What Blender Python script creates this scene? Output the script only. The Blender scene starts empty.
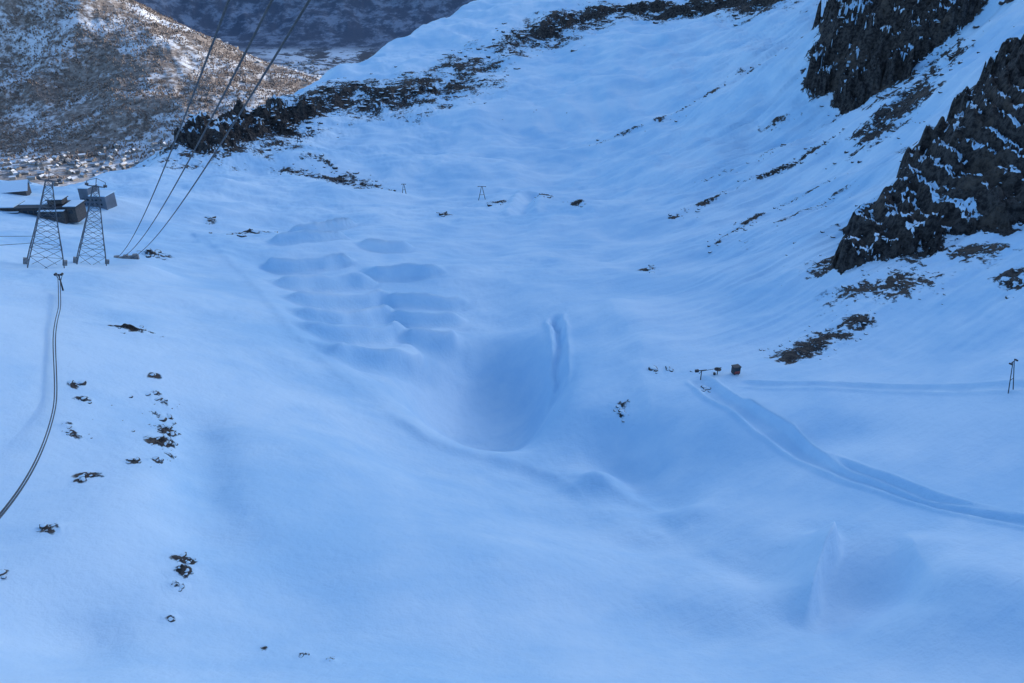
import bpy, math, numpy as np
from mathutils import Vector
rng=np.random.default_rng(7)
# ------------------------------------------------------------------ survey of the valley
# sightings taken from the cable car cabin (origin): bearing/inclination readings -> map coordinates in metres
F=796.0; TH=math.radians(27); c,s=math.cos(TH),math.sin(TH)
def w(px,py,Y):
    a=(px-512)/F; v=(py-341.5)/F
    t=Y/(c-v*s); return (a*t,Y,t*(-s-v*c))
near=[(0,683,98),(256,683,108),(512,683,118),(768,683,132),(900,683,135),(1024,683,130),
(0,570,135),(200,570,150),(400,570,165),(550,570,185),(700,570,195),(850,570,185),(1024,570,165),
(0,470,180),(100,470,190),(200,470,203),(300,470,225),(400,470,255),(512,470,290),(600,470,295),(700,470,280),(850,470,250),(1024,470,235),
(0,400,220),(150,400,250),(300,400,290),(400,400,335),(485,400,365),(580,400,350),(700,400,325),(850,400,300),(1024,400,275),
(0,341,260),(130,341,300),(256,341,350),(400,341,430),(490,341,450),(600,341,440),(700,341,410),(850,341,370),(1024,341,330),
(0,265,420),(90,265,470),(150,265,510),(256,265,560),(400,265,590),(560,265,600),(700,265,560),(850,265,475),(1024,265,400),
(60,210,680),(150,200,760),(256,200,850),(400,200,900),(560,200,900),(700,200,800),(850,200,620),(1024,200,480),
(200,150,1050),(300,150,1150),(450,150,1200),(600,150,1150),(750,150,950),(900,150,710),(1024,130,540),
(290,100,1480),(400,100,1450),(550,100,1400),(700,100,1250),(830,100,1000),(950,80,800),(1024,60,680),
(390,50,1880),(500,50,1800),(650,50,1650),(800,50,1250),(1024,20,850),
(480,0,2300),(600,0,2200),(750,0,1950),(845,0,1150),(1000,0,950),(0,185,770)]
NP=[w(*p) for p in near]
NP+=[(600,500,20),(1000,500,200),(1000,0,220),(600,0,0),(500,-300,-30),(1200,-500,300),(1200,1000,310),(1300,1400,420),(1700,1600,560),(1050,1300,200),(1400,2150,460),(1350,2820,430),(1300,3320,400),(2500,2500,600),(900,2500,60),(1900,3700,480),(900,3400,130),  # not sighted: unseen right-hand mountains, shaped to keep the sun off the bowl
(-500,300,-90),(-700,600,-200),(-300,0,-60),(-1500,3000,-400),(-400,4000,-200),(-3000,1000,-300),(2500,5000,300)]
far=[(290,110,3800),(240,88,4000),(180,56,4300),(85,6,4600),(0,-40,4800),(0,60,4300),(100,60,4200),(0,100,3900),(150,100,3750),(220,120,3600),(0,135,3600),(100,150,3400),(60,180,3000),(160,160,3300),(280,116,3550),(300,75,5600),(290,60,6500),(300,50,7000),(300,20,7600),(200,30,7500),(400,0,8000),(450,20,7600)]
FP=[w(*p) for p in far]+[(-500,2500,-850),(-2000,2500,-850),(-3500,2500,-700),(500,3500,-850),(-2500,9500,500),(0,9500,500),(1500,9000,500),(-5000,9000,700),(-2700,6000,-650),(-800,5000,-860),(0,6000,-860)]
class RBF:
    def __init__(s,P,V,cc):
        s.P=np.array(P,float);s.c=cc;n=len(P)
        A=s.k(s.P); M=np.zeros((n+3,n+3));M[:n,:n]=A;M[:n,n]=1;M[:n,n+1:]=s.P;M[n:,:n]=M[:n,n:].T
        s.w=np.linalg.solve(M,np.r_[np.array(V,float),0,0,0])
    def k(s,X):
        return np.sqrt(((X[:,None,:]-s.P[None])**2).sum(2)+s.c**2)
    def __call__(s,X):
        out=np.empty(len(X))
        for i in range(0,len(X),20000):
            x=X[i:i+20000]; out[i:i+20000]=s.k(x)@s.w[:-3]+s.w[-3]+x@s.w[-2:]
        return out
def lp(x,y): return np.stack([np.arctan2(x,y),np.log(np.hypot(x,y))],-1)
NA=np.array(NP,float);FA=np.array(FP,float)
rn=RBF(lp(NA[:,0],NA[:,1]),NA[:,2]/np.hypot(NA[:,0],NA[:,1]),0.06)
rf=RBF(FA[:,:2]/1000,FA[:,2]/1000,0.25)
crest=np.array([(-3000,500),(-900,700),(-511,780),(-440,765),(-436,860),(-436,950),(-428,1100),(-406,1500),(-351,1700),(-274,1900),(-85,2300),(300,2900),(800,3900),(2500,6000),(9000,9000)],float)
def inpoly(x,y,P):
    r=np.zeros(x.shape,bool);n=len(P)
    for i in range(n):
        x1,y1=P[i][:2];x2,y2=P[(i+1)%n][:2]
        if y1==y2: continue
        r^=((y1>y)!=(y2>y))&(x<(x2-x1)*(y-y1)/(y2-y1)+x1)
    return r
def pdist(x,y,P,signed=False):
    best=np.full(x.shape,1e18);sd=np.zeros(x.shape);al=np.zeros(x.shape);acc=0.
    P=np.array([p[:2] for p in P],float)
    for a,b in zip(P[:-1],P[1:]):
        d=b-a;L=(d**2).sum();sl=math.sqrt(L);t=np.clip(((x-a[0])*d[0]+(y-a[1])*d[1])/L,0,1)
        ex=x-a[0]-t*d[0];ey=y-a[1]-t*d[1];q=ex*ex+ey*ey
        m=q<best;best=np.where(m,q,best)
        if signed:
            sd=np.where(m,np.sign(d[0]*ey-d[1]*ex),sd);al=np.where(m,acc+t*sl,al)
        acc+=sl
    if signed: return np.sqrt(best)*sd,al,acc
    return np.sqrt(best)
def local(x,y,P,rad):
    """indices of the points close to a feature"""
    P=np.array([p[:2] for p in P],float);lo=P.min(0)-rad;hi=P.max(0)+rad
    return np.nonzero((x>lo[0])&(x<hi[0])&(y>lo[1])&(y<hi[1]))[0]
NEARSIDE=[tuple(p) for p in crest]+[(9000,-9000),(-3000,-9000)]
def base(x,y):
    x=np.asarray(x,float);y=np.asarray(y,float)
    r=np.maximum(np.hypot(x,y),1e-3);q=np.maximum(r,85.)
    z=rn(lp(x/r*q,y/r*q))*q
    z=np.clip(z,-1000,950)
    ins=inpoly(x,y,NEARSIDE);d=np.zeros(x.shape);o=np.nonzero(~ins)[0]
    zf=np.full(x.shape,-2000.)
    if len(o):
        d[o]=pdist(x[o],y[o],crest);z=z-0.7*d*d/(d+40)
        o2=o[r[o]>1800]
        if len(o2): zf[o2]=rf(np.stack([x[o2],y[o2]],-1)/1000)*1000
    return np.maximum(z,zf),d,zf>z
# ------------------------------------------------------------------ noise
_p=rng.permutation(1024);_p=np.r_[_p,_p];_ga=rng.random(1024)*2*np.pi;_gx=np.cos(_ga);_gy=np.sin(_ga)
def perlin(x,y):
    xi=np.floor(x).astype(int);yi=np.floor(y).astype(int);fx=x-xi;fy=y-yi
    xi&=1023;yi&=1023;x1=(xi+1)&1023;y1=(yi+1)&1023
    def g(a,b,dx,dy):
        h=_p[_p[a]+b]; return _gx[h]*dx+_gy[h]*dy
    u=fx*fx*fx*(fx*(fx*6-15)+10);v=fy*fy*fy*(fy*(fy*6-15)+10)
    a=g(xi,yi,fx,fy);b=g(x1,yi,fx-1,fy);cc=g(xi,y1,fx,fy-1);d=g(x1,y1,fx-1,fy-1)
    return ((a+(b-a)*u)+((cc+(d-cc)*u)-(a+(b-a)*u))*v)*1.5
def fbm(x,y,sc,o,gain=.5,ridge=False):
    t=0;a=1.;n=0
    for k in range(o):
        p=perlin(x/sc+17.3*k+5,y/sc-9.1*k+31)
        if ridge: p=1-2*np.abs(p)
        t=t+a*p;n+=a;a*=gain;sc/=2.03
    return t/n
def ss(e0,e1,x):
    t=np.clip((x-e0)/(e1-e0),0,1);return t*t*(3-2*t)
# ------------------------------------------------------------------ ground positions
_T=np.exp(np.linspace(math.log(70),math.log(11000),900))
def sights(L):
    L=np.array(L,float);out=[]
    for i in range(0,len(L),40):
        l=L[i:i+40];a=(l[:,0]-512)/F;v=(l[:,1]-341.5)/F
        x=a[:,None]*_T;y=(c-v*s)[:,None]*_T;z=(-s-v*c)[:,None]*_T
        h=base(x.ravel(),y.ravel())[0].reshape(x.shape);g=h-z;j=np.maximum(np.argmax(g>0,1),1);k=np.arange(len(l))
        g0=g[k,j-1];g1=g[k,j];f=np.clip(-g0/(g1-g0+1e-9),0,1)
        t=_T[j-1]*(1-f)+_T[j]*f
        out+=list(zip(a*t,(c-v*s)*t))
    return out
S={k:sights(L) for k,L in {
'cliffA':[(850,-30),(838,0),(820,45),(799,108),(835,102),(868,100),(880,90),(905,88),(925,60),(945,40),(965,28),(985,0),(990,-30)],
'cliffA2':[(848,160),(866,132),(885,108),(910,95),(935,62),(960,45),(945,78),(915,112),(895,135),(870,158)],
'cliffB':[(1024,58),(985,80),(965,110),(940,140),(905,175),(880,205),(850,230),(838,250),(832,275),(850,284),(875,268),(905,262),(945,250),(985,235),(1024,222),(1100,190),(1100,40)],
'patchC':[(768,352),(790,340),(820,331),(850,318),(875,320),(868,333),(830,348),(785,360)],
'patchD':[(985,285),(1024,275),(1060,275),(1060,300),(1024,298),(990,295)],
'band':[(200,148),(240,128),(290,112),(330,98),(350,88),(380,90),(430,82),(470,70),(520,45),(560,25),(600,15),(680,8),(760,0),(820,-10)],
'bandlow':[(205,146),(225,140),(245,132),(270,126),(290,116)],
'bandmid':[(320,105),(345,95),(370,95),(400,98),(440,85)],
'bandup':[(470,66),(500,50),(530,38)],
'bandtop':[(545,35),(570,22),(620,12),(680,10),(740,4),(790,-4)],
'st1':[(600,142),(650,122),(700,98),(750,70),(790,45)],'st2':[(675,217),(740,187),(800,160),(838,140)],'st3':[(712,242),(745,225),(780,205),(840,180)],'st4':[(740,245),(800,215),(850,190)],'st5':[(700,185),(760,160),(800,140)],
'track':[(690,383),(725,408),(760,430),(830,465),(900,490),(960,508),(1024,520),(1100,535)],
'track2':[(740,405),(790,432),(850,470),(930,500),(1024,516)],
'line':[(735,385),(800,386),(870,383),(940,385),(1010,385),(1080,388)],
'ditch':[(555,318),(559,345),(560,375),(553,395)],'trench':[(534,192),(527,204),(520,218)],
'gully':[(370,400),(430,440),(520,465),(560,478),(600,505)],
'gully2':[(600,440),(650,490),(700,530),(760,565),(830,620),(880,670)],
'wall':[(834,530),(826,555),(814,585),(800,620)],
'wall2':[(905,530),(925,570),(935,615)],
'edge':[(190,225),(250,275),(300,340),(370,400)],
'hollow':[(195,400),(200,450),(205,500),(230,570)],
'hollow2':[(60,683),(70,640),(95,600)],
'knoll':[(278,168),(320,162),(350,175),(385,188)],
'r1':[(560,470),(650,500),(720,545),(790,570)],'r2':[(600,300),(640,350),(650,420),(690,470)],
}.items()}
BL=sights([(292,229),(352,226),(276,246),(345,243),(268,266),(350,263),(280,283),(366,279),(294,300),(384,297),(304,319),(392,317),(322,339),(402,336),(340,361),(426,356)])
BR=sights([(362,250),(408,248),(368,273),(440,271),(388,299),(462,296),(394,320),(462,317),(406,342),(458,337)])
berms=[(BL[i],BL[i+1]) for i in range(0,len(BL),2)]+[(BR[i],BR[i+1]) for i in range(0,len(BR),2)]
bowl=sights([(485,387)])[0]
_b=[(600,487,10,8,5),(690,515,9,8,4.5),(640,540,14,10,-4),(560,520,20,14,-2.5),(885,585,18,14,-10),(760,600,18,12,2.5),
 (350,300,30,60,-2),(150,275,16,18,7),(75,300,25,14,3),(330,470,30,25,6),(520,560,35,20,3),(700,620,25,15,-5),(950,600,20,15,6),(590,120,120,90,-18),(440,170,90,60,9),(240,190,50,40,10),
 (620,330,40,60,8),(480,300,30,50,-6),(640,250,60,80,-10),(120,520,14,30,4),(290,590,16,20,-3),(40,620,12,14,-4),(420,640,24,14,-3),(560,150,70,60,10),(300,380,26,24,-3.5),(560,420,22,24,4),(720,440,20,16,5),(860,430,26,14,-4),(520,620,60,26,-4),(180,640,26,20,-3)]
bumps=[(p,rx,ry,h) for p,(_,_,rx,ry,h) in zip(sights([k[:2] for k in _b]),_b)]
sdv=np.array(S['st2'][-1])-np.array(S['st2'][0]);sdv/=np.hypot(*sdv)
# small outcrops: bearing, size
cl=[(130,328,25,4,14,1.),(155,398,8,4,6,.6),(163,405,7,4,6,.7),(160,415,9,4,6,.6),(166,430,11,6,14,.95),(164,443,11,7,14,1.),(170,456,8,5,8,.8),(158,466,8,4,6,.7),(137,468,9,4,7,.9),(90,482,10,3.5,6,.8),(82,488,5,3,4,.7),(55,537,12,4,8,.9),(187,563,12,4,8,.9),(184,573,10,5,10,1.),(176,586,7,4,6,.8),(70,430,6,3,4,.5),
(303,645,7,3,5,.9),(330,651,7,3.5,5,.9),(623,412,8,6,10,1.),(622,422,9,7,12,1.),(75,390,6,3,5,.6),(85,405,8,3,5,.5),(155,380,4,2,4,.6),(495,203,9,3.5,10,.9),(545,203,9,3.5,10,.9),(250,230,22,5,22,1.),(152,257,14,5,14,1.),(650,263,9,3,7,.9),(578,210,7,2.5,6,.8),(212,218,6,2.5,5,.7),(3,577,5,4,4,.8),(72,437,9,3.5,6,.7),
(168,612,7,3,4,.6),(262,637,4,2,3,.5),(655,380,5,2,4,.8),(668,378,4,2,4,.8),(443,218,7,2.5,6,.8),(330,176,34,7,20,.9),(370,187,22,4,12,.9),(298,170,24,4,12,.8),(885,300,50,10,12,0),(560,205,40,4,5,0),(520,110,60,10,8,0),(120,440,55,50,10,0),(160,430,22,40,14,0),(900,290,60,16,24,.35)]
clp=sights([k[:2] for k in cl])
def rockmask(x,y):
    r=np.hypot(x,y);k=np.clip(r/600,.5,2.2);m=np.zeros(x.shape)
    nA=fbm(x,y,55,6,.62);nB=fbm(x+900,y-400,55,6,.62)
    wx=x+30*k*nA;wy=y+36*k*nB
    for n,e,a in (('cliffA',14,1.),('cliffA2',22,.7),('cliffB',8,1.),('patchC',6,.66),('patchD',5,.7)):
        P=S[n];i=local(x,y,P,90);q=1. if n[0]=='c' else .3
        X_=x[i]*(1-q)+wx[i]*q;Y_=y[i]*(1-q)+wy[i]*q
        ins=inpoly(X_,Y_,P);d=pdist(X_,Y_,P+[P[0]]);sd=np.where(ins,d,-d)
        m[i]=np.maximum(m[i],a*ss(-e,e,sd))
        if n=='cliffB': m[i]=np.maximum(m[i],.55*ss(-45,-5,sd)*ss(-.05,.35,nA[i]+.5*nB[i]))
        if n=='cliffA': m[i]=np.maximum(m[i],.5*ss(-60,-5,sd)*ss(-.1,.3,nA[i]+.5*nB[i]))
    n1=fbm(x,y,90,4)
    for n,a,wd,o in (('band',.62,72,.12),('bandlow',.92,85,.38),('bandmid',.8,110,.32),('bandup',.68,75,.18),('bandtop',.85,100,.35)):
        i=local(x,y,S[n],300);d=pdist(wx[i],wy[i],S[n]);m[i]=np.maximum(m[i],a*np.exp(-(d/np.maximum(wd+45*n1[i],10))**2)*ss(-.35,.25,n1[i]+o))
    for n,a,wd in (('st1',.6,9),('st2',.66,5),('st3',.68,4.5),('st4',.6,4),('st5',.55,4),('knoll',.66,9)):
        i=local(x,y,S[n],60);d=pdist(x[i]+9*nA[i],y[i]+9*nB[i],S[n]);m[i]=np.maximum(m[i],a*np.exp(-(d/wd)**2)*ss(-.35,.1,fbm(x[i]-77,y[i]+31,35,3)))
    for p,q in zip(clp,cl):
        if q[5]<=0: continue
        D=math.hypot(*p)*1.1/796;sx=q[2]*D*1.2;sy=max(q[3],3)*D*2.3;i=local(x,y,[p],3*max(sx,sy))
        if len(i): m[i]=np.maximum(m[i],(.34+.44*q[5])*np.exp(-((x[i]-p[0])/sx)**2-((y[i]-p[1])/sy)**2))
    return m
def elev(x,y,full=False):
    x=np.asarray(x,float);y=np.asarray(y,float)
    z,d,isfar=base(x,y);r=np.hypot(x,y)
    nearm=np.where(isfar,0,1)*ss(3500,2500,r)*ss(60,100,r)
    amp=np.clip(r/500,.35,2.2)
    groom=ss(-.15,.2,fbm(x+70,y+40,160,2))
    park=np.exp(-(((x+105)/75)**2+((y-500)/110)**2)**2)
    dz=(1-.6*park)*(8.5*amp*fbm(x,y,150,2)+3.4*amp*fbm(x+300,y,52,2))+(.2+.8*groom)*amp*fbm(x,y+700,15,3)*(1-.7*park)+.08*fbm(x+40,y,3.5,2)
    al=x*sdv[0]+y*sdv[1];ac=-x*sdv[1]+y*sdv[0]
    right=ss(0.02,.28,x/np.maximum(y,50)-.04)*ss(330,450,r)
    dz+=right*(3.4*fbm(ac/16,al/150,1,3,.5)*amp+1.2*fbm(ac/5,al/110,1,2)*amp)
    dz+=ss(450,700,r)*(1-right)*(1-park)*1.8*fbm(x/70,y/28,1,3,.5,True)
    for (p,q) in berms:
        p=np.array(p);q=np.array(q);i=local(x,y,[p,q],45)
        if not len(i): continue
        u=q-p;L=np.hypot(*u);u=u/L;nrm=np.array([u[1],-u[0]])
        if nrm[1]>0:nrm=-nrm
        X_,Y_=x[i]-p[0],y[i]-p[1];nn=fbm(x[i],y[i],30,2)
        a=X_*u[0]+Y_*u[1]+3*nn;b=X_*nrm[0]+Y_*nrm[1]
        # the lip bows gently in plan and rounds off at both ends
        t=b+5.*nn+4.*((a/L-.5)*2)**2-1.5
        prof=np.where(t<0,np.clip(1+t/26,0,1)**1.7,1-ss(0,5.4,t))-.28*np.exp(-((t-9)/4.5)**2)
        dz[i]+=8.6*prof*ss(-8,6,a)*ss(-8,6,L-a)*(1+.45*fbm(x[i]+200,y[i],34,2))
    e=(((x-bowl[0])/39)**2+((y-bowl[1])/66)**2)
    dz-=34*np.exp(-e**2.4)
    for (p,rx,ry,h) in bumps: dz+=h*np.exp(-((x-p[0])/rx)**2-((y-p[1])/ry)**2)
    def lin(n,fn,k=8,rad=70):
        i=local(x,y,S[n],rad)
        if len(i):
            sd,al_,ac_=pdist(x[i]+2.*fbm(x[i],y[i],22,3),y[i],S[n],True);dz[i]+=ss(0,k,al_)*ss(0,k,ac_-al_)*(1+.5*fbm(x[i],y[i]+90,30,2))*fn(sd)
    E=np.exp
    lin('ditch',lambda q:-4.2*E(-(q/2.6)**2)+1.8*E(-((np.abs(q)-5.2)/2.0)**2),14)
    lin('trench',lambda q:-6*E(-(q/9)**2)+3*E(-((np.abs(q)-16)/6)**2),10)
    lin('gully',lambda q:3.*np.where(q>0,E(-(q/22)**2),E(-(q/5)**2)),25)
    lin('edge',lambda q:1.6*np.where(q>0,E(-(q/14)**2),E(-(q/5)**2)),25)
    lin('r1',lambda q:2.2*np.where(q>0,E(-(q/16)**2),E(-(q/6)**2)),25)
    lin('r2',lambda q:4*np.where(q>0,E(-(q/25)**2),E(-(q/9)**2)),25)
    lin('gully2',lambda q:-4.5*E(-(q/12)**2),30)
    lin('wall',lambda q:11.*np.where(q>0,E(-(q/2.6)**2),E(-(np.abs(q)/9)**1.2)),16)
    lin('wall2',lambda q:5.5*np.where(q>0,E(-(q/12)**2),E(-(q/3)**2)),14)
    lin('hollow',lambda q:-4.5*E(-(q/10)**2),20)
    lin('hollow2',lambda q:-2.5*E(-(q/9)**2),12)
    lin('track',lambda q:-1.8*E(-(q/4.2)**4)+1.1*E(-((np.abs(q)-5.8)/1.4)**2))
    lin('track2',lambda q:1.9*E(-(q/1.3)**2))
    lin('line',lambda q:-.8*E(-(q/2.8)**4)+.9*E(-((np.abs(q)-4.0)/1.2)**2))
    rk=rockmask(x,y)
    kk=np.clip(r/550,.6,2.2)
    rr=ss(.7,.98,rk)
    i=np.nonzero(rk>.05)[0]
    if len(i):
        X_,Y_=x[i],y[i]
        v=fbm(X_,Y_,38,4,.55,True);v2=fbm(X_+99,Y_,9,3,.5,True)
        g1=fbm(X_/1.,Y_/1.,60,2,.5,True)
        st=7.;zz=(z[i]+7*fbm(X_,Y_,60,2))/st;fr=zz-np.floor(zz);bench=(ss(.3,.7,fr)-fr)*st
        dz[i]+=rr[i]*kk[i]*(2+11*v+3*v2+8*g1)+rr[i]*bench*1.5+(rk[i]*(1-rr[i]))*kk[i]*2.8*fbm(X_,Y_,11,3,.6,True)
    z=z+dz*nearm
    fm=np.where(isfar,1,0)*ss(-845,-700,z)
    i=np.nonzero(fm>0)[0]
    if len(i): z[i]+=fm[i]*(80*(fbm(x[i],y[i],900,5,.55,True)-.6)+8*fbm(x[i],y[i],90,3))
    if full: return z,rk*nearm,isfar
    return z
# ------------------------------------------------------------------ terrain mesh
AZ=np.radians(np.r_[np.linspace(-80,-36,34)[:-1],np.linspace(-36,36,1100),np.linspace(36,130,90)[1:]])
R=np.r_[np.linspace(5,82,10)[:-1],np.exp(np.linspace(math.log(82),math.log(2600),1000))[:-1],np.exp(np.linspace(math.log(2600),math.log(11000),240))]
X=(R[:,None]*np.sin(AZ)[None]).ravel();Y=(R[:,None]*np.cos(AZ)[None]).ravel()
Z=np.empty_like(X);RK=np.empty_like(X);IF=np.empty_like(X)
for i in range(0,len(X),60000):
    sl=slice(i,i+60000);Z[sl],RK[sl],IF[sl]=elev(X[sl],Y[sl],True)
n=len(AZ);m=len(R)
me=bpy.data.meshes.new("snowy_mountain_terrain")
i=np.arange((m-1)*(n-1));a=(i//(n-1))*n+i%(n-1)
q=np.stack([a,a+1,a+n+1,a+n],1)[:, ::-1]
me.vertices.add(n*m);me.vertices.foreach_set("co",np.stack([X,Y,Z],1).ravel())
me.loops.add(q.size);me.loops.foreach_set("vertex_index",q.ravel())
me.polygons.add(len(q));me.polygons.foreach_set("loop_start",np.arange(len(q))*4)
me.update();me.polygons.foreach_set("use_smooth",np.ones(len(q),bool))
for nm,arr in (("rock",RK),("far",IF)):
    at=me.attributes.new(nm,'FLOAT','POINT');at.data.foreach_set("value",arr.astype(np.float32))
terrain=bpy.data.objects.new("snowy_mountain_terrain",me);bpy.context.collection.objects.link(terrain)
# ------------------------------------------------------------------ materials
class NT:
    def __init__(s,name):
        s.m=bpy.data.materials.new(name);s.m.use_nodes=True;s.t=s.m.node_tree;s.b=s.t.nodes["Principled BSDF"]
    def n(s,ty,**k):
        o=s.t.nodes.new(ty)
        for a,b in k.items():setattr(o,a,b)
        return o
    def l(s,a,b): s.t.links.new(a,b)
    def math(s,op,a,b=None,cl=False):
        o=s.n('ShaderNodeMath',operation=op,use_clamp=cl)
        for i,v in enumerate((a,b)):
            if v is None: continue
            if isinstance(v,(int,float)):o.inputs[i].default_value=v
            else:s.l(v,o.inputs[i])
        return o.outputs[0]
    def ramp(s,f,e0,e1,a=0.,b=1.):
        o=s.n('ShaderNodeMapRange',interpolation_type='SMOOTHSTEP');s.l(f,o.inputs[0])
        for i,v in enumerate((e0,e1,a,b)):o.inputs[i+1].default_value=v
        return o.outputs[0]
    def noise(s,vec,sc,det=4,rough=.55,dist=0.):
        o=s.n('ShaderNodeTexNoise');s.l(vec,o.inputs['Vector']);o.inputs['Scale'].default_value=sc;o.inputs['Detail'].default_value=det;o.inputs['Roughness'].default_value=rough;o.inputs['Distortion'].default_value=dist
        return o.outputs['Fac']
    def mix(s,f,a,b):
        o=s.n('ShaderNodeMix',data_type='RGBA')
        if isinstance(f,(int,float)):o.inputs[0].default_value=f
        else:s.l(f,o.inputs[0])
        for i,v in ((6,a),(7,b)):
            if isinstance(v,tuple):o.inputs[i].default_value=v+(1,)
            else:s.l(v,o.inputs[i])
        return o.outputs[2]
T=NT("snow_and_rock");tc=T.n('ShaderNodeNewGeometry');pos=tc.outputs['Position']
rock=T.n('ShaderNodeAttribute',attribute_name='rock').outputs['Fac'];far=T.n('ShaderNodeAttribute',attribute_name='far').outputs['Fac']
sep=T.n('ShaderNodeSeparateXYZ');T.l(tc.outputs['Normal'],sep.inputs[0]);nz=sep.outputs[2]
sp=T.n('ShaderNodeSeparateXYZ');T.l(pos,sp.inputs[0]);pz=sp.outputs[2];py_=sp.outputs[1]
# wind-packed snow: faint streaks run down the fall line of the right-hand slope
mp=T.n('ShaderNodeMapping',vector_type='TEXTURE');mp.inputs['Rotation'].default_value=(0,0,math.atan2(sdv[1],sdv[0]));mp.inputs['Scale'].default_value=(9,1,1);T.l(pos,mp.inputs[0])
streak=T.noise(mp.outputs[0],.11,4,.6)
slope=T.ramp(T.math('DIVIDE',sp.outputs[0],py_),.05,.35)
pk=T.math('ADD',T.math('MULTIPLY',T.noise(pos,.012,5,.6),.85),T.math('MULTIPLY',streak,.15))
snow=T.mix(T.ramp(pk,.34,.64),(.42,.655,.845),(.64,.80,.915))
rn1=T.noise(pos,.035,6,.68);rn2=T.noise(pos,.25,5,.7)
rc=T.mix(T.ramp(rn2,.38,.62),(.018,.017,.019),(.11,.095,.086))
rc=T.mix(T.ramp(rn1,.54,.70),rc,(.16,.125,.10))
rf_=T.math('ADD',rock,T.math('MULTIPLY',T.math('SUBTRACT',rn1,.5),1.5))
rf_=T.math('ADD',rf_,T.math('MULTIPLY',T.math('SUBTRACT',rn2,.5),1.1))
pock=T.math('MULTIPLY',T.ramp(T.noise(pos,.018,3,.6),.40,.58),T.ramp(rock,.8,.95))
amt=T.math('ADD',T.math('MULTIPLY',pock,.46),.40)
rf_=T.math('SUBTRACT',rf_,T.math('MULTIPLY',T.math('MULTIPLY',T.ramp(nz,.62,.90),rock),amt))
rfac=T.math('MULTIPLY',T.ramp(rf_,.30,.38),T.ramp(rock,.12,.3))
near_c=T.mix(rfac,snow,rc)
f1=T.noise(pos,.0035,5,.6);f2=T.noise(pos,.03,5,.75)
wood=T.mix(T.ramp(f2,.35,.68),(.13,.105,.09),(.35,.30,.265))
woodf=T.ramp(T.math('ADD',f1,T.math('MULTIPLY',f2,.6)),.76,.94,1.,0.)
hill=T.mix(woodf,(.66,.70,.75),wood)
f3=T.noise(pos,.006,6,.75)
dark=T.mix(T.ramp(f3,.45,.62),(.08,.10,.14),(.22,.26,.33))  # dark forest, with distance haze painted in as a bluish tone
back=T.ramp(py_,5200,6200)
hill=T.mix(back,hill,dark)
floor=T.ramp(pz,-868,-820,1.,0.)
fld=T.mix(T.ramp(T.noise(pos,.004,6,.75),.47,.54),(.66,.72,.78),(.10,.10,.11))
hill=T.mix(floor,hill,fld)
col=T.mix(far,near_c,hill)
T.l(col,T.b.inputs['Base Color']);T.b.inputs['Roughness'].default_value=.85
T.b.inputs['Specular IOR Level'].default_value=.25
bh=T.math('ADD',T.math('MULTIPLY',T.noise(pos,.4,6,.68),.38),T.math('MULTIPLY',rfac,T.math('MULTIPLY',rn2,9.)))
bh=T.math('ADD',bh,T.math('MULTIPLY',T.math('MULTIPLY',streak,slope),1.0))
bh=T.math('ADD',bh,T.math('MULTIPLY',T.math('MULTIPLY',far,f2),6.))
bp=T.n('ShaderNodeBump');bp.inputs['Strength'].default_value=.9;bp.inputs['Distance'].default_value=1.;T.l(bh,bp.inputs['Height']);T.l(bp.outputs[0],T.b.inputs['Normal'])
me.materials.append(T.m)
def simple(name,colr,rough=.7,metal=0.,var=.3,sc=1.):
    M=NT(name);g=M.n('ShaderNodeNewGeometry').outputs['Position'];f=M.ramp(M.noise(g,sc,4),.3,.7)
    M.l(M.mix(f,tuple(k*(1-var) for k in colr),tuple(min(1,k*(1+var)) for k in colr)),M.b.inputs['Base Color']);M.b.inputs['Roughness'].default_value=rough;M.b.inputs['Metallic'].default_value=metal
    return M.m
m_steel=simple("galvanised_steel",(.09,.105,.125),.6,.2);m_rope=simple("steel_rope",(.05,.055,.065),.6,.2);m_dark=simple("dark_metal",(.03,.03,.035),.6)
m_red=simple("red_paint",(.3,.05,.04),.5);m_wood=simple("weathered_timber",(.08,.07,.066),.8);m_conc=simple("concrete",(.22,.22,.22),.9);m_glass=simple("window_glass",(.03,.04,.05),.2);m_snow=simple("roof_snow",(.62,.79,.91),.85,0,.03)
m_bark=simple("bare_twigs",(.23,.18,.15),.9,0,.5,.02)
M=NT("boulder");g=M.n('ShaderNodeNewGeometry');f=M.ramp(M.noise(g.outputs['Position'],.4,6,.7),.35,.65);sz=M.n('ShaderNodeSeparateXYZ');M.l(g.outputs['Normal'],sz.inputs[0])
sf=M.ramp(M.math('ADD',sz.outputs[2],M.math('MULTIPLY',M.noise(g.outputs['Position'],.3,5,.7),.6)),1.0,1.18)
M.l(M.mix(sf,M.mix(f,(.016,.015,.018),(.09,.076,.068)),(.58,.76,.88)),M.b.inputs['Base Color']);M.b.inputs['Roughness'].default_value=.9;m_rock=M.m
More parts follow.
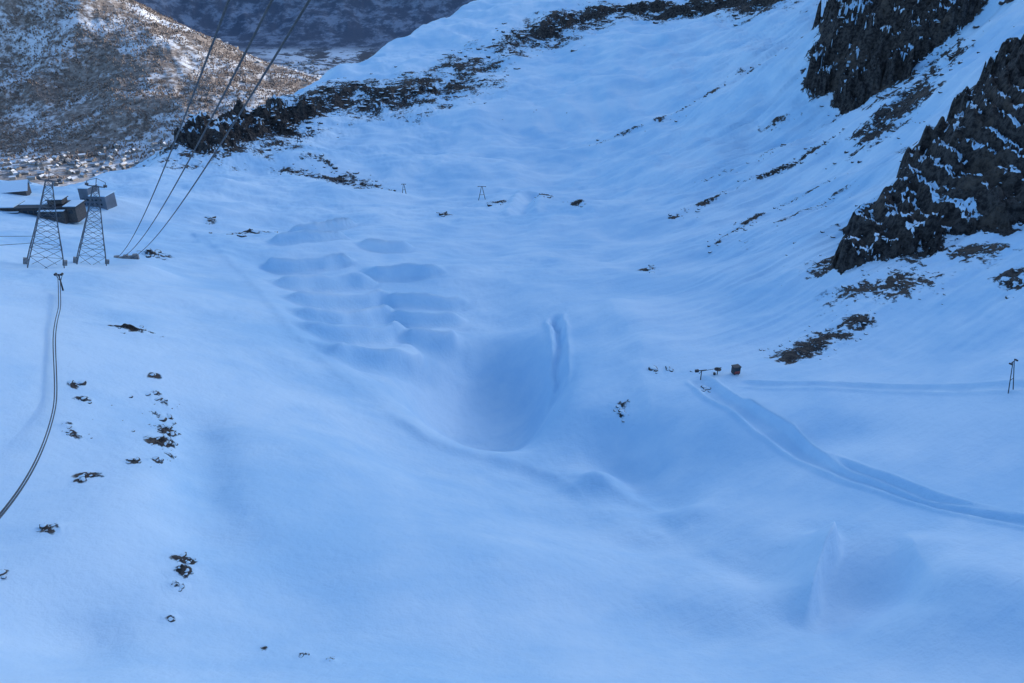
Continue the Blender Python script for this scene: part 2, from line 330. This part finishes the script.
# ------------------------------------------------------------------ mesh helpers
def mkmesh(name,V,Fc,mat,parent=None,loc=None,smooth=False):
    me=bpy.data.meshes.new(name);me.from_pydata([tuple(v) for v in V],[],[tuple(int(k) for k in f) for f in Fc]);me.update()
    if smooth: me.polygons.foreach_set("use_smooth",[True]*len(me.polygons))
    me.materials.append(mat);o=bpy.data.objects.new(name,me);bpy.context.collection.objects.link(o)
    if parent:o.parent=parent
    if loc is not None:o.location=loc
    return o
def tri_mesh(name,V,Fc,mat):
    V=np.asarray(V,np.float32);Fc=np.asarray(Fc);me=bpy.data.meshes.new(name)
    me.vertices.add(len(V));me.vertices.foreach_set("co",V.ravel());k=Fc.shape[1]
    me.loops.add(Fc.size);me.loops.foreach_set("vertex_index",Fc.ravel().astype(np.int32));me.polygons.add(len(Fc));me.polygons.foreach_set("loop_start",np.arange(len(Fc))*k);me.update()
    me.materials.append(mat);o=bpy.data.objects.new(name,me);bpy.context.collection.objects.link(o);return o
def beams(segs,n=5):
    V=[];Fc=[]
    for p,q,r0,r1 in segs:
        p=np.array(p,float);q=np.array(q,float);d=q-p;d/=np.linalg.norm(d)
        u=np.cross(d,[0,0,1.]) if abs(d[2])<.95 else np.cross(d,[1.,0,0]);u/=np.linalg.norm(u);v=np.cross(d,u);b=len(V)
        for P,r in ((p,r0),(q,r1)):
            for k in range(n):
                t=2*math.pi*k/n;V.append(P+r*(math.cos(t)*u+math.sin(t)*v))
        for k in range(n):Fc.append((b+k,b+(k+1)%n,b+n+(k+1)%n,b+n+k))
        Fc.append(tuple(b+k for k in range(n))[::-1]);Fc.append(tuple(b+n+k for k in range(n)))
    return V,Fc
def boxes(L):
    V=[];Fc=[]
    for (x0,x1,y0,y1,z0,z1) in L:
        b=len(V);V+=[(x0,y0,z0),(x1,y0,z0),(x1,y1,z0),(x0,y1,z0),(x0,y0,z1),(x1,y0,z1),(x1,y1,z1),(x0,y1,z1)]
        Fc+=[(b,b+3,b+2,b+1),(b+4,b+5,b+6,b+7),(b,b+1,b+5,b+4),(b+1,b+2,b+6,b+5),(b+2,b+3,b+7,b+6),(b+3,b,b+4,b+7)]
    return V,Fc
def tube(name,pts,r,mat,parent=None,n=6):
    V=[];Fc=[];pts=[np.array(p,float) for p in pts]
    for i,p in enumerate(pts):
        d=pts[min(i+1,len(pts)-1)]-pts[max(i-1,0)];d/=np.linalg.norm(d);u=np.cross(d,[0,0,1.]);u/=np.linalg.norm(u);v=np.cross(u,d)
        for k in range(n):V.append(p+r*(math.cos(2*math.pi*k/n)*u+math.sin(2*math.pi*k/n)*v))
        if i:
            b=(i-1)*n
            for k in range(n):Fc.append((b+k,b+(k+1)%n,b+n+(k+1)%n,b+n+k))
    return mkmesh(name,V,Fc,mat,parent,smooth=True)
def empty(name,loc,rz=0.,ry=0.):
    o=bpy.data.objects.new(name,None);o.location=loc;o.rotation_euler=(0,ry,rz);bpy.context.collection.objects.link(o);return o
def gz(x,y): return float(elev(np.array([x]),np.array([y]))[0])
def G(px,py):
    x,y=sights([(px,py)])[0];return x,y,gz(x,y)
# ------------------------------------------------------------------ boulders
import bmesh
bm=bmesh.new();bmesh.ops.create_icosphere(bm,subdivisions=2,radius=1);iv=np.array([v.co[:] for v in bm.verts]);ifc=np.array([[v.index for v in f.verts] for f in bm.faces]);bm.free()
def boulders(name,P,sz):
    P=np.asarray(P,float);sz=np.asarray(sz,float);N=len(P)
    z=elev(P[:,0],P[:,1]);V=np.repeat(iv[None],N,0)
    V=V*(1+.5*(rng.random((N,len(iv),1))-.5));V=np.sign(V)*np.abs(V)**.8
    st=np.stack([.8+.9*rng.random(N),.7+.6*rng.random(N),.3+.35*rng.random(N)],1);V=V*st[:,None]*sz[:,None,None]
    a=rng.random(N)*6.28;ca,sa=np.cos(a)[:,None],np.sin(a)[:,None]
    V=np.stack([V[...,0]*ca-V[...,1]*sa,V[...,0]*sa+V[...,1]*ca,V[...,2]],-1)
    V+=np.stack([P[:,0],P[:,1],z-sz*.02],1)[:,None]
    Fc=(ifc[None]+(np.arange(N)*len(iv))[:,None,None]).reshape(-1,3)
    return tri_mesh(name,V.reshape(-1,3),Fc,m_rock)
P=[];SZ=[]
for px,py,rx,ry,N,_s in cl:
    L=sights([(px+rx*k[0],py+ry*k[1]) for k in rng.normal(0,.5,(N,2))]);P+=L
    for (x,y) in L:
        d=math.hypot(x,y)*1.1;SZ.append(d/796*(.6+2.8*rng.random()**2.5)*(1.0 if rx<25 and _s>0 else .7))
boulders("scattered_boulders",P,SZ)
P=[];SZ=[]
for nme,N,wd,k in (('band',220,55,1.0),('bandlow',220,40,1.2),('bandmid',240,55,1.15),('bandup',100,50,1.05),('bandtop',240,55,1.15),('cliffA2',80,30,1.),('cliffB',170,16,.8),('cliffA',90,20,1.1),('st1',80,16,.7),('st2',90,7,.7),('st3',90,7,.7),('st4',50,7,.6),('st5',50,7,.6),('patchC',60,5,.8),('patchD',20,4,.9),('knoll',40,12,.9)):
    L=np.array(S[nme])
    for j in range(N):
        i=rng.integers(len(L)-1);t=rng.random();p=L[i]*(1-t)+L[i+1]*t+rng.normal(0,wd,2);P.append(p);SZ.append(math.hypot(*p)/796*k*(.5+2.2*rng.random()**2.5))
P=np.array(P);SZ=np.array(SZ);k=(np.hypot(P[:,0],P[:,1])>150)&(pdist(P[:,0],P[:,1],crest)>6);boulders("ridge_boulders",P[k],SZ[k])
# ------------------------------------------------------------------ far woods
N=60000
px=rng.random(N)*4200-4600+400;py=3000+rng.random(N)*2400
zz,_,ff=elev(px,py,True)
den=fbm(px,py,260,4)+.1
k=ff.astype(bool)&(zz>-835)&(den+.35*rng.random(N)>.12);px,py,zz=px[k],py[k],zz[k];N=len(px)
ring=[(math.cos(t),math.sin(t)) for t in np.linspace(0,2*math.pi,6)[:-1]]
tv=[(.55*a,.55*b,.12) for a,b in ring]+[(a,b,.45) for a,b in ring]+[(.6*a,.6*b,.8) for a,b in ring]+[(0,0,1.)]
tf=[]
for l in range(2):
    for i in range(5):
        j=(i+1)%5;tf+=[(l*5+i,l*5+j,(l+1)*5+j),(l*5+i,(l+1)*5+j,(l+1)*5+i)]
tf+=[(10+i,10+(i+1)%5,15) for i in range(5)];tv=np.array(tv);tf=np.array(tf)
h=5+7*rng.random(N);V=tv[None]*np.stack([h*.36,h*.36,h],1)[:,None]*(1+.5*(rng.random((N,16,1))-.5))+np.stack([px,py,zz-1],1)[:,None]
tri_mesh("distant_forest",V.reshape(-1,3),(tf[None]+(np.arange(N)*16)[:,None,None]).reshape(-1,3),m_bark)
# ------------------------------------------------------------------ village in the valley
V=[];Fc=[];V2=[];F2=[]
def house(x,y,z,L,W,H,a):
    ca,sa=math.cos(a),math.sin(a)
    def tr(p): return (x+p[0]*ca-p[1]*sa,y+p[0]*sa+p[1]*ca,z+p[2])
    b=len(V);V.extend(tr(p) for p in [(-L,-W,-4),(L,-W,-4),(L,W,-4),(-L,W,-4),(-L,-W,H),(L,-W,H),(L,W,H),(-L,W,H),(-L,0,H+W*.6),(L,0,H+W*.6)])
    Fc.extend([(b,b+1,b+5,b+4),(b+1,b+2,b+6,b+9,b+5),(b+2,b+3,b+7,b+6),(b+3,b,b+4,b+8,b+7)])
    b=len(V2);o=1.2;V2.extend(tr(p) for p in [(-L-o,-W-o,H-.4),(L+o,-W-o,H-.4),(L+o,0,H+W*.6+.6),(-L-o,0,H+W*.6+.6),(-L-o,W+o,H-.4),(L+o,W+o,H-.4)])
    F2.extend([(b,b+1,b+2,b+3),(b+3,b+2,b+5,b+4)])
vc=[(w(60,168,3150),500,220,110),(w(135,158,3350),300,200,70),(w(150,172,3050),180,120,30),(w(290,72,5800),350,700,160),(w(30,160,3250),300,100,40)]
hx=[];hs=[]
for (cx,cy,cz),rx,ry,N in vc:
    for j in range(N): hx.append((cx+rng.normal(0,rx*.5),cy+rng.normal(0,ry*.5)));hs.append(1.5 if cy>5000 else 1.)
hx=np.array(hx);hz=elev(hx[:,0],hx[:,1])
for (x,y),z,sc in zip(hx,hz,hs): house(x,y,z,(6+9*rng.random())*sc,(5+4*rng.random())*sc,5+6*rng.random(),rng.random()*3.14)
vill=empty("valley_village",(0,0,0));mkmesh("house_walls",V,Fc,simple("rendered_walls",(.3,.27,.24),.9,0,.4,.01),vill);mkmesh("house_roofs",V2,F2,simple("village_roofs",(.4,.43,.47),.9,0,.7,.02),vill)
# ------------------------------------------------------------------ lattice towers
def lattice(loc,H,bw,tw,rz,name="lattice_pylon"):
    e=empty(name,loc,rz,.26);segs=[];lv=8
    hs=[H*(1-(1-k/lv)**1.25) for k in range(lv+1)]
    def cor(h,i):
        wv=bw+(tw-bw)*(h/H)**.8;sx,sy=((-1,-1),(1,-1),(1,1),(-1,1))[i];return (sx*wv/2,sy*wv/2,h-(5 if h==0 else 0))
    for i in range(4):
        for k in range(lv):
            segs.append((cor(hs[k],i),cor(hs[k+1],i),.3,.26));j=(i+1)%4
            segs.append((cor(hs[k],i),cor(hs[k+1],j),.12,.12));segs.append((cor(hs[k],j),cor(hs[k+1],i),.12,.12));segs.append((cor(hs[k+1],i),cor(hs[k+1],j),.12,.12))
    V,Fc=beams(segs,4);mkmesh("lattice_frame",V,Fc,m_steel,e)
    V,Fc=beams([((-5,0,H),(5,0,H),.35,.35),((-5,0,H),(-5,0,H+3),.2,.2),((5,0,H),(5,0,H+3),.2,.2),((-5,0,H+3),(0,0,H+5),.15,.15),((5,0,H+3),(0,0,H+5),.15,.15),((0,0,H),(0,0,H+5),.2,.2)],4);mkmesh("head_crossarm",V,Fc,m_steel,e)
    V,Fc=boxes([(-6,-4,-2,2,H+.55,H+1.1),(4,6,-2,2,H+.55,H+1.1)]);mkmesh("cable_saddles",V,Fc,m_dark,e)
    V,Fc=boxes([(sx*bw/2-1.2,sx*bw/2+1.2,sy*bw/2-1.2,sy*bw/2+1.2,-6,.6) for sx,sy in ((-1,-1),(1,-1),(1,1),(-1,1))]);mkmesh("foundation_blocks",V,Fc,m_conc,e)
    return e
t1=G(47,270);t2=G(92,266)
lattice(t1,50,20,3.0,.5);lattice(t2,50,18,3.0,.45)
def cable3(A,B,C,n=60):
    A,B,C=[np.array(p,float) for p in (A,B,C)];tb=np.hypot(*(B-A)[:2])/np.hypot(*(C-A)[:2]);out=[]
    for t in np.linspace(0,1,n):
        xy=A[:2]+(C-A)[:2]*t
        z=A[2]*(t-tb)*(t-1)/((0-tb)*(0-1))+B[2]*t*(t-1)/(tb*(tb-1))+C[2]*t*(t-tb)/((1)*(1-tb));out.append((xy[0],xy[1],z))
    return out
eC=empty("ropeway_cables",(0,0,0));anch=[]
for x0,k,ye in ((26,-.577,512),(31.5,-.5776,520),(35.5,-.575,516)):
    xe=x0+k*ye;z=gz(xe,ye)+1.5;anch.append((xe,ye,z-1.5))
    A=np.array((x0,0,47.));C=np.array((xe,ye,z));B=(A+C)/2;B[2]-=7
    tube("track_rope",cable3(A,B,C),.17,m_rope,eC)
ac=np.mean(anch,0);e=empty("cable_anchor_block",tuple(ac),.3)
V,Fc=boxes([(-8,8,-2,2,-4,1.2),(-7.4,-4.4,-1.4,1.4,1.2,2.4),(-1.5,1.5,-1.4,1.4,1.2,2.4),(4.4,7.4,-1.4,1.4,1.2,2.4)]);mkmesh("concrete_block",V,Fc,m_conc,e)
px_,py2,pz2=G(63,290)
e=empty("rope_support_post",(px_,py2,pz2))
V,Fc=beams([((0,0,-2),(0,0,9),.45,.3),((-1.8,0,8.4),(1.8,0,8.4),.25,.25),((0,0,5),(1.6,0,8.2),.15,.15),((0,0,5),(-1.6,0,8.2),.15,.15),((-1.6,-.8,8.9),(-1.6,.8,8.9),.6,.6),((1.6,-.8,8.9),(1.6,.8,8.9),.6,.6)],6);mkmesh("post_and_rollers",V,Fc,m_dark,e)
eH=empty("haul_ropes",(0,0,0))
kx=(px_+30)/py2
for dx in (-.5,.5):
    A=(px_+dx,py2,pz2+8.9);C=(-30+kx*100+dx*.5,100,-84)
    B=(-30+kx*215+dx,215,gz(-30+kx*215,215)+4.5)
    pts=np.array(cable3(A,B,C,80));g=elev(pts[:,0],pts[:,1])+3.0
    pts[:,2]=np.maximum(pts[:,2],g);kz=pts[:,2].copy()
    for _ in range(12): kz[1:-1]=(kz[:-2]+kz[1:-1]*2+kz[2:])/4
    pts[:,2]=kz
    tube("haul_rope",pts,.18,m_rope,eH)
eW=empty("tower_cables",(0,0,0))
for (P0,Q0,sg) in (((t1[0]-3,t1[1],t1[2]+18),(-330,300,-100),2),((t1[0]-3,t1[1]-4,t1[2]+1),(-330,250,-128),2),((t1[0]-3,t1[1],t1[2]+14),(-330,300,-112),2)):
    A=np.array(P0);C=np.array(Q0,float);B=(A+C)/2;B[2]-=sg;tube("guy_cable",cable3(A,B,C,30),.14,m_rope,eW)
# ------------------------------------------------------------------ mid station buildings
bx,by,bz=G(36,214);e=empty("cable_car_station",(bx,by,bz),.05)
V,Fc=boxes([(-45,38,-9,9,-6,7),(-30,-8,-12,-9.05,-6,4),(10,30,-14,-9.05,-6,5),(14,26,-4,6,8.5,12)]);mkmesh("walls",V,Fc,m_wood,e)
V,Fc=boxes([(-46.5,39.5,-10.5,10.5,7.003,7.8),(-31,-7,-13,-10.52,4.003,4.6),(9,31,-15,-10.52,5.003,5.6),(13,27,-5,7,12.003,12.6)]);mkmesh("flat_roof",V,Fc,m_dark,e)
V,Fc=boxes([(-45.5,-12,-9.5,9.5,7.803,8.5),(-10.5,12,-2,9.5,7.803,8.3),(28,38.5,-9,9,7.803,8.4),(9.5,30.5,-14.6,-10.6,5.603,6.1),(-30.5,-7.5,-12.7,-10.6,4.603,5.1),(13.5,26.5,-4.5,6.5,12.603,13.1)]);mkmesh("roof_snow",V,Fc,m_snow,e)
V,Fc=boxes([(x,x+3.4,-9.12,-9.02,2,5) for x in (-43,-38,-33.6,-5,-.5,4,32.)]+[(x,x+3,-12.1,-12.02,0,2.6) for x in (-28,-22,-16)]+[(12,28,-14.1,-14.02,1,4)]);mkmesh("windows",V,Fc,m_glass,e)
bx,by,bz=G(100,207);e=empty("station_tower_building",(bx,by,bz),-.1)
V,Fc=boxes([(-12,12,-8,8,-6,10),(-12,-3,-8,8,10.003,17)]);mkmesh("walls",V,Fc,simple("grey_cladding",(.12,.145,.18),.6,0,.2,.1),e)
V,Fc=boxes([(-2.99,13,-9,9,10.01,10.9),(-13,-2.2,-9,9,17.01,17.9)]);mkmesh("roof_snow",V,Fc,m_snow,e)
V,Fc=boxes([(x,x+2.4,-8.12,-8.02,z,z+2) for x in (-10,-6,-2,2,6) for z in (1.5,5.6)]);mkmesh("windows",V,Fc,m_glass,e)
bx,by,bz=G(10,196);e=empty("snow_roofed_hall",(bx,by,bz),.35)
V=[(-16,-11,-6),(16,-11,-6),(16,11,-6),(-16,11,-6),(-16,-11,3),(16,-11,3),(16,11,3),(-16,11,3),(-16,0,9),(16,0,9)]
mkmesh("walls",V,[(0,1,5,4),(1,2,6,9,5),(2,3,7,6),(3,0,4,8,7)],m_wood,e)
mkmesh("snowy_gable_roof",[(-18,-13,2.2),(18,-13,2.2),(18,0,9.6),(-18,0,9.6),(-18,13,2.2),(18,13,2.2)],[(0,1,2,3),(3,2,5,4)],m_snow,e)
# ------------------------------------------------------------------ drag lifts
def apylon(px,py,H,sp,rz=0.,name="drag_lift_pylon",r=.22,ry=0.):
    x,y,z=G(px,py);e=empty(name,(x,y,z),rz,ry)
    V,Fc=beams([((-sp,0,-1.5),(-.4,0,H),r,r*.8),((sp,0,-1.5),(.4,0,H),r,r*.8),((-sp*.6,0,H*.4),(sp*.6,0,H*.4),r*.6,r*.6),((-sp*1.1,0,H),(sp*1.1,0,H),r*.8,r*.8)],6);mkmesh("a_frame",V,Fc,m_dark,e)
    V,Fc=beams([((sx*sp,-.7,H-.3),(sx*sp,.7,H-.3),.35,.35) for sx in (-1,1)]+[((sx*sp,0,H),(sx*sp,0,H-.5),.15,.15) for sx in (-1,1)],8);mkmesh("rope_sheaves",V,Fc,m_dark,e)
apylon(1011,390,16,1.6,.5,ry=-.33);apylon(482,197,17,4.5,0,r=.4);apylon(404,190,12,2.5,0,r=.4);apylon(300,150,14,3,0,r=.4)
x,y,z=G(700,384);e=empty("drag_lift_return_station",(x,y,z),.2)
V,Fc=beams([((0,0,-1),(0,0,5.2),.28,.22),((-2.6,0,5.2),(2.6,0,5.2),.22,.22),((-1.2,0,3.4),(0,0,5.),.12,.12),((9,1,-1),(9,1,5),.25,.2),((7.4,1,5),(10.8,1,5),.18,.18),((0,0,4.8),(9,1,4.8),.12,.12)],8)
mkmesh("portal_posts",V,Fc,m_dark,e)
V,Fc=beams([((9,1,4.1),(9,1,4.5),1.7,1.7),((9,1,4.5),(9,1,4.7),.5,.4)],20);mkmesh("bullwheel",V,Fc,m_dark,e)
V,Fc=boxes([(-3.4,-1.6,-.5,.5,4.6,5.8),(7,7.9,.4,1.4,1,2.6)]);mkmesh("drive_boxes",V,Fc,m_dark,e)
x,y,z=G(735,376);e=empty("lift_operator_cabin",(x,y,z),.3)
V,Fc=boxes([(-1.7,1.7,-1.4,1.4,.6,4.2)]);mkmesh("cabin_body",V,Fc,m_dark,e)
V,Fc=boxes([(-1.9,1.9,-1.6,1.6,4.203,4.6),(-1.2,-.9,-1.2,-.9,-1,.597),(.9,1.2,-1.2,-.9,-1,.597),(-1.2,-.9,.9,1.2,-1,.597),(.9,1.2,.9,1.2,-1,.597)]);mkmesh("roof_and_legs",V,Fc,m_dark,e)
V,Fc=boxes([(-1.4,1.4,-1.46,-1.42,1.0,2.2)]);mkmesh("red_panel",V,Fc,m_red,e)
V,Fc=boxes([(-1.3,1.3,-1.46,-1.42,2.4,3.8)]);mkmesh("cabin_windows",V,Fc,m_glass,e)
P=sights([(706,392),(704,390),(708,391),(709,394),(703,394),(691,378)]);boulders("lift_side_rocks",P,[.9,1.2,1.,.8,.8,.7])
# ------------------------------------------------------------------ camera and light
cd=bpy.data.cameras.new("camera");cd.sensor_width=36;cd.lens=F/1024*36;cd.clip_start=.5;cd.clip_end=30000
co=bpy.data.objects.new("camera",cd);co.rotation_euler=(math.radians(90)-TH,0,0);bpy.context.collection.objects.link(co);bpy.context.scene.camera=co
sx,sy,el=.8,.6,math.radians(15)
wd=bpy.data.worlds.new("World");bpy.context.scene.world=wd;wd.use_nodes=True
nt=wd.node_tree;sk=nt.nodes.new('ShaderNodeTexSky');sk.sky_type='NISHITA';sk.sun_disc=False;sk.sun_elevation=el;sk.sun_rotation=math.atan2(sx,sy);sk.ozone_density=4;sk.dust_density=2
nt.links.new(sk.outputs[0],nt.nodes['Background'].inputs[0]);nt.nodes['Background'].inputs[1].default_value=.36
l=bpy.data.lights.new("sun",'SUN');l.energy=4.5;l.angle=.009;l.color=(1,.88,.74);lo=bpy.data.objects.new("sun",l);lo.rotation_euler=Vector((sx*math.cos(el),sy*math.cos(el),math.sin(el))).to_track_quat('Z','Y').to_euler();bpy.context.collection.objects.link(lo)
sc=bpy.context.scene;sc.view_settings.view_transform='Standard';sc.view_settings.look='None';sc.view_settings.exposure=0
